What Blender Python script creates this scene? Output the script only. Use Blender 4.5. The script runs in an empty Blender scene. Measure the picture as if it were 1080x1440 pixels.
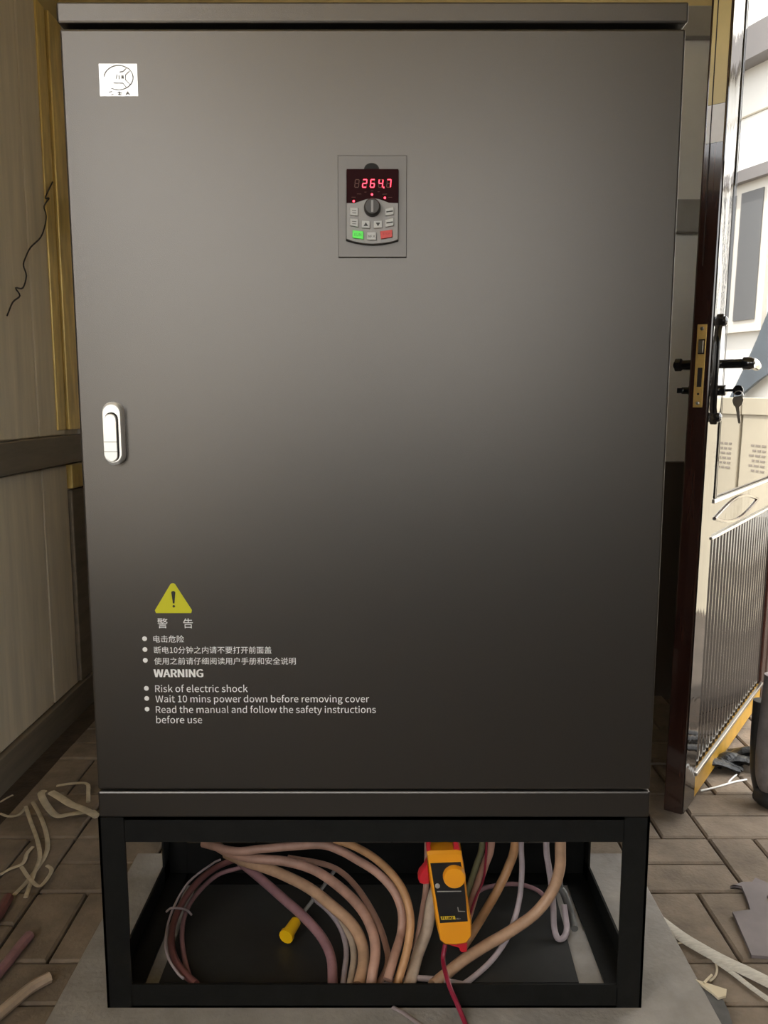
import bpy, math, random
from mathutils import Vector, Matrix

random.seed(7)
scene = bpy.context.scene
col = scene.collection

# ------------------------------------------------------------------ camera
F_PX = 1136.0
TILT = math.radians(7.8)
CAM = Vector((0.016, -1.22, 1.0))
cam_d = bpy.data.cameras.new('camera')
cam = bpy.data.objects.new('camera', cam_d)
col.objects.link(cam)
cam.location = CAM
cam.rotation_euler = (math.radians(90) - TILT, 0, 0)
cam_d.sensor_fit = 'VERTICAL'
cam_d.sensor_height = 36.0
cam_d.lens = F_PX / 1440.0 * 36.0
cam_d.clip_start = 0.02
scene.camera = cam

# ------------------------------------------------------------------ light
SUN_EL = math.radians(72)
world = bpy.data.worlds.new('world')
scene.world = world
world.use_nodes = True
wn = world.node_tree
bg = wn.nodes['Background']
sky = wn.nodes.new('ShaderNodeTexSky')
sky.sky_type = 'NISHITA'
sky.sun_disc = False
sky.sun_elevation = SUN_EL
sky.sun_rotation = math.radians(183)
sky.air_density = 1.0
sky.dust_density = 3.0
haze = wn.nodes.new('ShaderNodeHueSaturation')
haze.inputs['Saturation'].default_value = 0.25
wn.links.new(sky.outputs['Color'], haze.inputs['Color'])
warm = wn.nodes.new('ShaderNodeMix')
warm.data_type = 'RGBA'
warm.blend_type = 'MULTIPLY'
warm.inputs['Factor'].default_value = 1.0
warm.inputs['B'].default_value = (1.0, 0.97, 0.915, 1)
wn.links.new(haze.outputs['Color'], warm.inputs['A'])
wn.links.new(warm.outputs['Result'], bg.inputs['Color'])
bg.inputs['Strength'].default_value = 0.75
sun_d = bpy.data.lights.new('sun', 'SUN')
sun = bpy.data.objects.new('sun', sun_d)
col.objects.link(sun)
sun_d.energy = 9.0
sun_d.color = (1.0, 0.95, 0.86)
sun_d.angle = math.radians(0.6)
sun.rotation_euler = Vector((0.05, 1.0, -math.tan(SUN_EL))).to_track_quat('-Z', 'Y').to_euler()
scene.view_settings.view_transform = 'Standard'
scene.view_settings.look = 'None'
scene.view_settings.gamma = 1.0
scene.view_settings.use_curve_mapping = False
scene.view_settings.exposure = 0.66


# ------------------------------------------------------------------ picture helpers
def ray(px, py):
    u = (px - 540.0) / F_PX
    v = (720.0 - py) / F_PX
    return Vector((u, math.cos(TILT) + v * math.sin(TILT), -math.sin(TILT) + v * math.cos(TILT)))


def at_y(px, py, y):
    r = ray(px, py)
    return CAM + r * ((y - CAM.y) / r.y)


def at_z(px, py, z):
    r = ray(px, py)
    return CAM + r * ((z - CAM.z) / r.z)


def at_x(px, py, x):
    r = ray(px, py)
    return CAM + r * ((x - CAM.x) / r.x)


def front(px, py):
    p = at_y(px, py, 0.0)
    return p.x, p.z


# ------------------------------------------------------------------ materials
MATS = {}


def mat(name, color, rough=0.5, metal=0.0, spec=0.5, var=0.0, vscale=8.0, bump=0.0, bscale=60.0,
        emit=None, estr=0.0, coat=0.0, alpha=None, ior=None, obj_var=0.0, color2=None, stretch=None, dist=0.004,
        rvar=0.0):
    m = bpy.data.materials.new(name)
    m.use_nodes = True
    nt = m.node_tree
    b = nt.nodes['Principled BSDF']
    b.inputs['Base Color'].default_value = (*color, 1)
    b.inputs['Roughness'].default_value = rough
    b.inputs['Metallic'].default_value = metal
    b.inputs['Specular IOR Level'].default_value = spec
    b.inputs['Coat Weight'].default_value = coat
    b.inputs['Coat Roughness'].default_value = 0.05
    if ior:
        b.inputs['IOR'].default_value = ior
    if emit:
        b.inputs['Emission Color'].default_value = (*emit, 1)
        b.inputs['Emission Strength'].default_value = estr
    tc = nt.nodes.new('ShaderNodeTexCoord')
    geo = nt.nodes.new('ShaderNodeNewGeometry')
    src = geo.outputs['Position']
    if stretch:
        mp = nt.nodes.new('ShaderNodeMapping')
        mp.inputs['Scale'].default_value = stretch
        nt.links.new(src, mp.inputs['Vector'])
        src = mp.outputs['Vector']
    if var > 0 or obj_var > 0:
        mix = nt.nodes.new('ShaderNodeMix')
        mix.data_type = 'RGBA'
        c2 = color2 if color2 else tuple(max(0, c * (1 - var)) for c in color)
        c1 = color if color2 else tuple(min(1, c * (1 + var)) for c in color)
        mix.inputs['A'].default_value = (*c1, 1)
        mix.inputs['B'].default_value = (*c2, 1)
        nz = nt.nodes.new('ShaderNodeTexNoise')
        nz.inputs['Scale'].default_value = vscale
        nz.inputs['Detail'].default_value = 6
        nz.inputs['Roughness'].default_value = 0.6
        nt.links.new(src, nz.inputs['Vector'])
        rmp = nt.nodes.new('ShaderNodeValToRGB')
        rmp.color_ramp.elements[0].position = 0.3
        rmp.color_ramp.elements[1].position = 0.7
        nt.links.new(nz.outputs['Fac'], rmp.inputs['Fac'])
        nt.links.new(rmp.outputs['Color'], mix.inputs['Factor'])
        out = mix.outputs['Result']
        if obj_var > 0:
            oi = nt.nodes.new('ShaderNodeObjectInfo')
            mr = nt.nodes.new('ShaderNodeMapRange')
            mr.inputs['To Min'].default_value = 1 - obj_var
            mr.inputs['To Max'].default_value = 1 + obj_var
            nt.links.new(oi.outputs['Random'], mr.inputs['Value'])
            hs = nt.nodes.new('ShaderNodeHueSaturation')
            nt.links.new(mr.outputs['Result'], hs.inputs['Value'])
            nt.links.new(out, hs.inputs['Color'])
            out = hs.outputs['Color']
        nt.links.new(out, b.inputs['Base Color'])
    if rvar > 0:
        n3 = nt.nodes.new('ShaderNodeTexNoise')
        n3.inputs['Scale'].default_value = vscale
        n3.inputs['Detail'].default_value = 4
        nt.links.new(src, n3.inputs['Vector'])
        m3 = nt.nodes.new('ShaderNodeMapRange')
        m3.inputs['To Min'].default_value = rough - rvar
        m3.inputs['To Max'].default_value = rough + rvar
        nt.links.new(n3.outputs['Fac'], m3.inputs['Value'])
        nt.links.new(m3.outputs['Result'], b.inputs['Roughness'])
    if bump > 0:
        n2 = nt.nodes.new('ShaderNodeTexNoise')
        n2.inputs['Scale'].default_value = bscale
        n2.inputs['Detail'].default_value = 5
        nt.links.new(src, n2.inputs['Vector'])
        bp = nt.nodes.new('ShaderNodeBump')
        bp.inputs['Strength'].default_value = bump
        bp.inputs['Distance'].default_value = dist
        nt.links.new(n2.outputs['Fac'], bp.inputs['Height'])
        nt.links.new(bp.outputs['Normal'], b.inputs['Normal'])
    MATS[name] = m
    return m


mat('cabinet_paint', (0.120, 0.111, 0.102), rough=0.36, metal=0.92, spec=0.5, bump=0.25, bscale=900, dist=0.0006)
mat('cabinet_gap', (0.008, 0.008, 0.008), rough=0.8)
mat('black_steel', (0.0052, 0.0054, 0.0048), rough=0.6, spec=0.25, var=0.35, vscale=30, bump=0.1, bscale=120)
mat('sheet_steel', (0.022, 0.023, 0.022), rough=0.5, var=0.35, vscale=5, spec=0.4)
mat('concrete', (0.285, 0.265, 0.24), rough=0.9, var=0.22, vscale=11, bump=0.5, bscale=90)
mat('paver', (0.215, 0.17, 0.125), rough=0.88, var=0.28, vscale=14, bump=0.5, bscale=120, obj_var=0.13)
mat('bedding', (0.060, 0.043, 0.029), rough=0.95, var=0.4, vscale=20, bump=0.8, bscale=80)
mat('wall_cream', (0.80, 0.70, 0.53), rough=0.42, var=0.14, vscale=4, stretch=(1, 6, 0.5), spec=0.5)
mat('wall_grey', (0.84, 0.81, 0.74), rough=0.5, var=0.08, vscale=3)
mat('wall_dark', (0.10, 0.08, 0.062), rough=0.7, var=0.1, vscale=3)
mat('rail_grey', (0.36, 0.345, 0.31), rough=0.55, var=0.15, vscale=6)
mat('rail_brown', (0.20, 0.165, 0.12), rough=0.6, var=0.2, vscale=8, stretch=(1, .4, 4))
mat('gold_sheen', (0.82, 0.58, 0.19), rough=0.30, metal=0.2, var=0.3, vscale=9, stretch=(3, 3, .6))  # warm gold reflection put into the base colour
mat('gold_rail', (0.50, 0.28, 0.035), rough=0.35, metal=0.2, var=0.25, vscale=18)
mat('ceiling_yellow', (0.62, 0.49, 0.22), rough=0.6, var=0.1, vscale=4)
mat('door_brown', (0.035, 0.013, 0.009), rough=0.16, spec=0.5, var=0.3, vscale=12, stretch=(4, 4, .5), coat=0.5)
mat('door_edge', (0.034, 0.014, 0.010), rough=0.12, spec=0.55, var=0.35, vscale=12, stretch=(6, 6, .4), coat=0.5)
mat('door_gloss', (0.020, 0.016, 0.013), rough=0.015, spec=0.5, ior=1.5)
mat('door_film', (0.028, 0.024, 0.020), rough=0.03, spec=0.8, ior=1.6, bump=0.35, bscale=26, stretch=(1, 1, .25), dist=0.002)
mat('brass', (0.80, 0.53, 0.17), rough=0.42, metal=0.45, var=0.15, vscale=40)
mat('strip_yellow', (0.56, 0.43, 0.16), rough=0.3, var=0.12, vscale=7)
mat('strip_white', (0.80, 0.78, 0.77), rough=0.3, var=0.06, vscale=30)
mat('steel', (0.62, 0.60, 0.57), rough=0.28, metal=1.0)
mat('key_steel', (0.30, 0.26, 0.21), rough=0.35, metal=1.0)
mat('black_gloss', (0.012, 0.012, 0.013), rough=0.12, coat=0.6)
mat('dark_hole', (0.02, 0.012, 0.012), rough=0.7)
mat('silver', (0.93, 0.93, 0.91), rough=0.30, metal=0.35, spec=0.7)
mat('sticker', (0.92, 0.92, 0.90), rough=0.22, metal=0.3, spec=0.8)
mat('ink_grey', (0.30, 0.30, 0.30), rough=0.5)
mat('print_white', (0.86, 0.86, 0.84), rough=0.6)
mat('print_yellow', (0.60, 0.58, 0.010), rough=0.5)
mat('print_black', (0.015, 0.015, 0.012), rough=0.5)
mat('keypad_plate', (0.125, 0.116, 0.108), rough=0.4, metal=0.75, spec=0.5)
mat('keypad_silver', (0.26, 0.25, 0.24), rough=0.45, metal=0.2, spec=0.25)
mat('keypad_screen', (0.022, 0.005, 0.006), rough=0.5, spec=0.04)
mat('keypad_button', (0.46, 0.46, 0.45), rough=0.5)
mat('keypad_green', (0.10, 0.72, 0.09), rough=0.45, emit=(0.06, 0.9, 0.05), estr=0.12)
mat('keypad_red', (0.55, 0.045, 0.035), rough=0.45)
mat('green_ink', (0.02, 0.22, 0.02), rough=0.5)
mat('red_ink', (0.30, 0.02, 0.02), rough=0.5)
mat('led_red', (0.5, 0.02, 0.03), rough=0.6, spec=0.1, emit=(1.0, 0.045, 0.075), estr=3.2)
mat('led_off', (0.14, 0.075, 0.065), rough=0.6, spec=0.1)
mat('knob_dark', (0.06, 0.055, 0.052), rough=0.4, metal=0.2, spec=0.3)
mat('meter_orange', (0.86, 0.34, 0.012), rough=0.38, coat=0.2)
mat('meter_black', (0.012, 0.012, 0.013), rough=0.3)
mat('meter_red', (0.55, 0.018, 0.030), rough=0.35, coat=0.2)
mat('lead_red', (0.24, 0.010, 0.034), rough=0.4)
mat('meter_yellow', (0.80, 0.56, 0.02), rough=0.5)
for nm, c in dict(cable_beige=(0.46, 0.285, 0.175), cable_pink=(0.43, 0.25, 0.185), cable_mauve=(0.29, 0.155, 0.165),
                  cable_maroon=(0.17, 0.065, 0.060), cable_orange=(0.46, 0.25, 0.115), cable_pale=(0.46, 0.36, 0.27),
                  cable_lilac=(0.36, 0.30, 0.31), cable_grey=(0.30, 0.29, 0.27), cable_dark=(0.09, 0.09, 0.085),
                  cable_green=(0.22, 0.22, 0.12)).items():
    mat(nm, c, rough=0.5, var=0.22, vscale=24)
mat('boot_yellow', (0.80, 0.47, 0.005), rough=0.4)
mat('strap_cream', (0.50, 0.43, 0.31), rough=0.55, var=0.25, vscale=30)
mat('sheath_grey', (0.50, 0.47, 0.40), rough=0.6, var=0.2, vscale=60, stretch=(1, 6, 1))
mat('sheet_mauve', (0.17, 0.145, 0.145), rough=0.6, var=0.2, vscale=9)
mat('torn_dark', (0.07, 0.068, 0.065), rough=0.7, var=0.6, vscale=16)
mat('torn_edge', (0.62, 0.54, 0.38), rough=0.8)
mat('bag_black', (0.010, 0.011, 0.011), rough=0.38, spec=0.35, bump=0.7, bscale=30, dist=0.02)
mat('hose_black', (0.02, 0.02, 0.02), rough=0.5)
mat('hose_wrap', (0.17, 0.155, 0.155), rough=0.5, var=0.3, vscale=25, bump=0.4, bscale=50)
mat('facade_white', (0.90, 0.89, 0.85), rough=0.8, var=0.04, vscale=3)
mat('facade_beam', (0.22, 0.21, 0.21), rough=0.7)
mat('window_white', (0.78, 0.75, 0.68), rough=0.5)
mat('window_screen', (0.13, 0.135, 0.14), rough=0.4)
mat('carton', (0.52, 0.47, 0.36), rough=0.75, var=0.06, vscale=6)
mat('carton_ink', (0.30, 0.26, 0.22), rough=0.8)
mat('shadow_slate', (0.10, 0.125, 0.15), rough=0.6, var=0.2, vscale=5)
mat('pavement_dark', (0.045, 0.035, 0.026), rough=0.9, var=0.3, vscale=8)  # shade on the brick ground put into the colour
mat('yard', (0.36, 0.33, 0.28), rough=0.95, var=0.2, vscale=3)
mat('wire_black', (0.03, 0.025, 0.02), rough=0.6)


# ------------------------------------------------------------------ mesh builder
class MB:
    def __init__(self):
        self.v, self.f, self.mi = [], [], []

    def add(self, verts, faces, m=0):
        o = len(self.v)
        self.v += [tuple(p) for p in verts]
        self.f += [tuple(i + o for i in q) for q in faces]
        self.mi += [m] * len(faces)
        return self

    def box(self, x0, x1, y0, y1, z0, z1, T=None, m=0):
        c = [Vector((x, y, z)) for x in (x0, x1) for y in (y0, y1) for z in (z0, z1)]
        if T:
            c = [T(p) for p in c]
        return self.add(c, [(0, 1, 3, 2), (4, 6, 7, 5), (0, 4, 5, 1), (2, 3, 7, 6), (0, 2, 6, 4), (1, 5, 7, 3)], m)

    def prism(self, pts, off, m=0, inset=None):
        """closed outline pts (3-D) pushed along vector off; inset: chamfer width on the pts side"""
        n = len(pts)
        pts = [Vector(p) for p in pts]
        off = Vector(off)
        if inset:
            c = sum(pts, Vector()) / n
            top = []
            for p in pts:
                d = (c - p)
                top.append(p + d.normalized() * min(inset, d.length * .5))
            mid = [p + off.normalized() * inset for p in pts]
            back = [p + off for p in pts]
            V = top + mid + back
            F = [tuple(range(n))[::-1], tuple(range(2 * n, 3 * n))]
            for k in (0, n):
                F += [(k + i, k + (i + 1) % n, k + n + (i + 1) % n, k + n + i) for i in range(n)]
            return self.add(V, F, m)
        V = pts + [p + off for p in pts]
        F = [tuple(range(n))[::-1], tuple(range(n, 2 * n))]
        F += [(i, (i + 1) % n, n + (i + 1) % n, n + i) for i in range(n)]
        return self.add(V, F, m)

    def tube(self, pts, r, seg=10, m=0, flat=1.0, up=None, sub=6, cap=True):
        pts = [Vector(p) for p in pts]
        if sub > 1 and len(pts) > 2:
            q = [pts[0] * 2 - pts[1]] + pts + [pts[-1] * 2 - pts[-2]]
            out = []
            for i in range(1, len(q) - 2):
                a, b, c, d = q[i - 1], q[i], q[i + 1], q[i + 2]
                for k in range(sub):
                    t = k / sub
                    out.append(0.5 * ((2 * b) + (c - a) * t + (2 * a - 5 * b + 4 * c - d) * t * t + (3 * b - a - 3 * c + d) * t ** 3))
            out.append(pts[-1])
            pts = out
        n = len(pts)
        rr = r if isinstance(r, (list, tuple)) else None
        V = []
        nrm = None
        for i, p in enumerate(pts):
            tg = (pts[min(i + 1, n - 1)] - pts[max(i - 1, 0)])
            if tg.length < 1e-9:
                tg = Vector((0, 0, 1))
            tg.normalize()
            if nrm is None or up is not None:
                u = Vector(up) if up is not None else (Vector((0, 0, 1)) if abs(tg.z) < .9 else Vector((1, 0, 0)))
                nrm = u - tg * u.dot(tg)
            else:
                nrm = nrm - tg * nrm.dot(tg)
            nrm.normalize()
            bi = tg.cross(nrm)
            R = r if rr is None else rr[0] + (rr[1] - rr[0]) * i / (n - 1)
            for k in range(seg):
                a = 2 * math.pi * k / seg
                V.append(p + bi * (math.cos(a) * R) + nrm * (math.sin(a) * R * flat))
        F = []
        for i in range(n - 1):
            for k in range(seg):
                F.append((i * seg + k, i * seg + (k + 1) % seg, (i + 1) * seg + (k + 1) % seg, (i + 1) * seg + k))
        if cap:
            F.append(tuple(range(seg))[::-1])
            F.append(tuple(range((n - 1) * seg, n * seg)))
        return self.add(V, F, m)

    def lathe(self, prof, origin, axis, seg=20, m=0):
        """prof: (radius, height along axis)"""
        ax = Vector(axis).normalized()
        u = ax.orthogonal().normalized()
        w = ax.cross(u)
        o = Vector(origin)
        V = []
        for r, h in prof:
            for k in range(seg):
                a = 2 * math.pi * k / seg
                V.append(o + ax * h + u * (r * math.cos(a)) + w * (r * math.sin(a)))
        F = []
        for i in range(len(prof) - 1):
            for k in range(seg):
                F.append((i * seg + k, i * seg + (k + 1) % seg, (i + 1) * seg + (k + 1) % seg, (i + 1) * seg + k))
        F.append(tuple(range(seg))[::-1])
        F.append(tuple(range((len(prof) - 1) * seg, len(prof) * seg)))
        return self.add(V, F, m)

    def build(self, name, mats, parent=None, smooth=False, bevel=0.0, origin=None, kind=None):
        vs = [Vector(p) for p in self.v]
        lo = Vector([min(p[i] for p in vs) for i in range(3)])
        hi = Vector([max(p[i] for p in vs) for i in range(3)])
        c = Vector(origin) if origin is not None else Vector(((lo.x + hi.x) / 2, (lo.y + hi.y) / 2, lo.z))
        me = bpy.data.meshes.new(name)
        me.from_pydata([p - c for p in vs], [], self.f)
        for mm in (mats if isinstance(mats, (list, tuple)) else [mats]):
            me.materials.append(MATS[mm])
        if isinstance(mats, (list, tuple)):
            me.polygons.foreach_set('material_index', self.mi)
        me.update()
        import bmesh
        bm = bmesh.new()
        bm.from_mesh(me)
        bmesh.ops.recalc_face_normals(bm, faces=bm.faces)
        bm.to_mesh(me)
        bm.free()
        o = bpy.data.objects.new(name, me)
        col.objects.link(o)
        WL[o.name] = c
        if parent is not None:
            o.parent = parent
            o.location = c - WL[parent.name]
        else:
            o.location = c
        if bevel > 0:
            b = o.modifiers.new('bevel', 'BEVEL')
            b.width = bevel
            b.segments = 2
            b.limit_method = 'ANGLE'
            b.angle_limit = math.radians(40)
        if smooth:
            me.polygons.foreach_set('use_smooth', [True] * len(me.polygons))
            if smooth != 'all':
                try:
                    me.set_sharp_from_angle(angle=math.radians(40))
                except Exception:
                    pass
        if kind:
            o['kind'] = kind
        return o


WL = {}


def tag(o, label, cat, group=None):
    o['label'] = label
    o['category'] = cat
    if group:
        o['group'] = group
    return o


def thing(name, label, cat, loc, group=None):
    o = bpy.data.objects.new(name, None)
    o.empty_display_size = 0.05
    col.objects.link(o)
    o.location = loc
    WL[o.name] = Vector(loc)
    if label:
        tag(o, label, cat, group)
    return o


def structure(o, label=None):
    o['kind'] = 'structure'
    if label:
        o['label'] = label
    return o


import os
FONT = None
try:    # the plain sans face that ships with Blender itself
    FONT = bpy.data.fonts.load(os.path.join(bpy.utils.system_resource('DATAFILES'), 'fonts', 'Noto Sans CJK Regular.woff2'))
except Exception:
    FONT = None


def text_data(s, bold=0.0):
    cu = bpy.data.curves.new('text', 'FONT')
    cu.body = s
    if FONT:
        cu.font = FONT
    cu.size = 1.0
    cu.resolution_u = 3
    cu.offset = bold
    ob = bpy.data.objects.new('text', cu)
    col.objects.link(ob)
    dg = bpy.context.evaluated_depsgraph_get()
    ev = ob.evaluated_get(dg)
    me = ev.to_mesh()
    V = [v.co.copy() for v in me.vertices]
    F = [tuple(p.vertices) for p in me.polygons]
    ev.to_mesh_clear()
    bpy.data.objects.remove(ob)
    bpy.data.curves.remove(cu)
    return V, F


def print_text(name, s, x0, x1, zb, y, parent, m, bold=0.0, height=None):
    """flat print on a plane facing -Y: spans x0..x1, baseline zb"""
    V, F = text_data(s)
    a = min(v.x for v in V)
    b = max(v.x for v in V)
    k = (x1 - x0) / (b - a)
    kz = k if height is None else height / (max(v.y for v in V) - min(v.y for v in V))
    mb = MB()
    for q, dx in enumerate((0,) if bold <= 0 else (-bold, 0, bold)):
        mb.add([Vector((x0 + (v.x - a + dx) * k, y - q * .00008, zb + v.y * kz)) for v in V], F)
    return mb.build(name, m, parent)


# ================================================================== room shell
FZ = -0.0155          # paving level; top of the concrete slab is z = 0
WX = -1.0            # inner face of left wall
BY = 1.50            # inner face of back wall
RX = 1.37            # inner face of right wall
FY = -3.2            # wall behind the camera
CEIL = 2.55

floor = structure(MB().box(WX - .06, RX + .06, FY - 1.3, BY + .06, -0.12, FZ - 0.012).build('floor', 'bedding'),
                  'tan paving bricks laid in basket weave over dark sandy bedding')
# basket weave paving bricks, 0.21 m cells
CX0, CY0, CELL = 0.776, 0.346, 0.212
bm_h = None
brick_mesh = {}


def brick(ix, iy, horiz, k):
    g = 0.0055
    x0, y0 = CX0 + ix * CELL, CY0 + iy * CELL
    if horiz:
        sx, sy, cx, cy = CELL, CELL / 2, x0 + CELL / 2, y0 + CELL / 4 + k * CELL / 2
    else:
        sx, sy, cx, cy = CELL / 2, CELL, x0 + CELL / 4 + k * CELL / 2, y0 + CELL / 2
    if cx - sx / 2 < WX - .02 or cx + sx / 2 > RX + .02 or cy + sy / 2 > BY + .02:
        return
    if cx - sx / 2 > -.535 and cx + sx / 2 < .565 and cy + sy / 2 < .465:
        return
    key = horiz
    if key not in brick_mesh:
        hx, hy, ch, h = sx / 2 - g / 2, sy / 2 - g / 2, 0.004, 0.014
        V = [(s * (hx - c), t * (hy - c), z) for z, c in ((-h, 0), (-ch, 0), (0, ch)) for s, t in ((-1, -1), (1, -1), (1, 1), (-1, 1))]
        Fc = [(0, 1, 2, 3), (11, 10, 9, 8)]
        for q in (0, 4):
            Fc += [(q + i, q + i + 4, q + (i + 1) % 4 + 4, q + (i + 1) % 4) for i in range(4)]
        me = bpy.data.meshes.new('brick')
        me.from_pydata(V, [], [f[::-1] for f in Fc])
        me.materials.append(MATS['paver'])
        me.update()
        brick_mesh[key] = me
    o = bpy.data.objects.new('brick', brick_mesh[key])
    col.objects.link(o)
    o.parent = floor
    o.location = Vector((cx, cy, FZ + random.uniform(-.0012, .0006))) - WL[floor.name]
    o.rotation_euler = (random.uniform(-.004, .004), random.uniform(-.004, .004), random.uniform(-.008, .008))


for ix in range(-9, 4):
    for iy in range(-3, 7):
        hz = (ix + iy) % 2 != 0
        for k in (0, 1):
            brick(ix, iy, hz, k)

# left wall: panels, rails, skirting, batten
LW0, LW1, LWZ = -3.1, -1.15, 0.55     # high window opening in the left wall, behind the camera
wl = structure(MB().box(WX - .08, WX - .012, FY, BY + .08, -.1, LWZ).box(WX - .08, WX - .012, FY, LW0, LWZ, 2.16)
               .box(WX - .08, WX - .012, LW1, BY + .08, LWZ, 2.16).build('wall_left', 'wall_cream'),
               'cream brown panelled wall with a dark mid rail')
edges = [FY, LW0, -2.1, LW1, -.83, -.43, -.03, .37, .77, 1.17, 1.365]
for a, b in zip(edges[:-1], edges[1:]):
    for z0, z1 in ((.075, .80), (.895, 2.16)):
        if LW0 - .01 < a < LW1 - .01:
            if z1 > 2:
                continue
            z1 = LWZ
        MB().box(WX - .012, WX, a + .003, b - .003, z0, z1).build('wall_panel', 'wall_cream', wl, bevel=.004)
MB().box(WX - .012, WX + .022, LW1, BY, .805, .893).build('mid_rail', 'rail_brown', wl, bevel=.003)
MB().box(WX - .012, WX + .012, FY, BY, -.03, .07).build('skirting', 'rail_brown', wl, bevel=.003)
mb = MB()
mb.box(WX - .012, WX + .012, 1.375, 1.49, .91, 2.16)
mb.build('batten', 'gold_sheen', wl, bevel=.004)
mb = MB()
mb.box(WX - .012, WX + .012, 1.375, 1.49, .72, .80)
mb.build('batten', 'gold_sheen', wl, bevel=.004)
mb = MB()
mb.box(WX - .012, WX + .008, 1.375, 1.49, .075, .715)
mb.build('batten', 'rail_brown', wl, bevel=.004)
MB().box(WX - .002, WX + .006, 1.30, 1.362, .91, 2.16).build('sheen_strip', 'gold_sheen', wl, bevel=.003)  # strip added for the gold light reflected on the wall near the corner

# back wall with two rails
wb = structure(MB().box(WX - .08, RX + .04, BY, BY + .03, -.1, CEIL).build('wall_back', 'wall_grey'),
               'pale grey wall with two darker horizontal rails behind the cabinet')
MB().box(WX, RX, BY - .03, BY, 2.125, 2.215).build('rail', 'rail_grey', wb, bevel=.003)
MB().box(WX, RX, BY - .03, BY, 1.54, 1.64).build('rail', 'rail_grey', wb, bevel=.003)
MB().box(WX, RX, BY - .02, BY, -.03, .80).build('shade_panel', 'wall_dark', wb, bevel=.003)  # dark panel standing in for the shadow low on the back wall
MB().box(WX, RX, BY - .004, BY, 2.22, CEIL).build('upper_panel', 'ceiling_yellow', wb)

# right wall with the doorway (y 0.40 .. 1.44)
structure(MB().box(RX, RX + .04, FY, .36, -.1, CEIL).box(RX, RX + .04, .36, 1.475, 2.44, CEIL).box(RX, RX + .04, 1.475, BY, -.1, CEIL)
          .build('wall_right', 'wall_dark'), 'grey wall with the open doorway')
# unseen wall behind the camera; wide middle post added to dim the cabinet centre
structure(MB().box(WX - .08, RX + .1, FY - .08, FY, -.1, 1.08).box(WX - .08, -.85, FY - .08, FY, 1.08, CEIL)
          .box(-.22, .16, FY - .08, FY, 1.08, 2.45).box(.95, RX + .1, FY - .08, FY, 1.08, CEIL).box(-.85, .95, FY - .08, FY, 2.45, CEIL).build('unseen_wall_front', 'wall_dark'),
          'unseen dark wall with two high openings and an added middle post')
structure(MB().box(WX - .12, RX + .12, FY - .55, BY + .08, CEIL, CEIL + .06).build('ceiling', 'ceiling_yellow'),  # front overhang added as an eave to keep the sun out
          'yellow boarded ceiling with an added front overhang')
# posts that carry the ceiling above the left wall
for k, yy in enumerate((FY + .05, -.25)):
    structure(MB().box(WX - .08, WX, yy - .05, yy + .05, 2.16, CEIL).build('trim_%d' % (k + 1), 'rail_brown'))
structure(MB().box(WX - .08, WX, -.2, BY, 2.16, CEIL).build('trim_3', 'ceiling_yellow'))

# yard
structure(MB().box(-14, 14, -14, 10, -.16, -.125).build('ground', 'yard'), 'pale dry yard outside the doorway')
structure(MB().box(RX + .06, 6, -3, 2.6, -.125, FZ - .01).build('pavement', 'pavement_dark'), 'pavement coloured dark for shade outside the doorway')

# ================================================================== concrete slab
tag(MB().prism([(-.535, -.35, 0), (.565, -.35, 0), (.565, .465, 0), (-.535, .465, 0)], (0, 0, -.0132), inset=.003)
    .build('concrete_slab', 'concrete'), 'thin pale concrete slab under the black steel stand', 'slab')

# ================================================================== steel stand
HW = 0.444
SD = 0.385
ST = 0.337
A = 0.042
TH = 0.004
stand = thing('steel_stand', 'low black welded angle iron stand holding up the grey cabinet', 'stand', (0, SD / 2, 0))
for sx in (-1, 1):
    for y0, sy in ((0, 1), (SD, -1)):
        mb = MB()
        xo = sx * HW
        mb.box(min(xo, xo - sx * A), max(xo, xo - sx * A), min(y0, y0 + sy * TH), max(y0, y0 + sy * TH), 0, ST)
        mb.box(min(xo, xo - sx * TH), max(xo, xo - sx * TH), min(y0, y0 + sy * A), max(y0, y0 + sy * A), 0, ST)
        mb.build('leg', 'black_steel', stand)
for z0, up in ((0, 1), (ST, -1)):
    for y0, sy in ((0, 1), (SD, -1)):
        mb = MB()
        x0 = HW - A + .001
        A_ = .072 if (y0 > 0 and up > 0) else A
        mb.box(-x0, x0, min(y0, y0 + sy * TH), max(y0, y0 + sy * TH), min(z0, z0 + up * A_), max(z0, z0 + up * A_))
        mb.box(-x0, x0, min(y0, y0 + sy * A), max(y0, y0 + sy * A), min(z0, z0 + up * TH), max(z0, z0 + up * TH))
        mb.build('cross_rail', 'black_steel', stand)
    for sx in (-1, 1):
        mb = MB()
        xo = sx * HW
        mb.box(min(xo, xo - sx * TH), max(xo, xo - sx * TH), TH, SD - TH, min(z0, z0 + up * A), max(z0, z0 + up * A))
        mb.box(min(xo, xo - sx * A * 1.1), max(xo, xo - sx * A * 1.1), TH, SD - TH, min(z0, z0 + up * TH), max(z0, z0 + up * TH))
        mb.build('side_rail', 'black_steel', stand)

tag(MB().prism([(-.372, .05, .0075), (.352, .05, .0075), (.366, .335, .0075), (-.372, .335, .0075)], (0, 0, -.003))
    .build('base_sheet', 'sheet_steel'), 'dark grey steel sheet lying on the slab between the stand rails', 'metal sheet')

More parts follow.
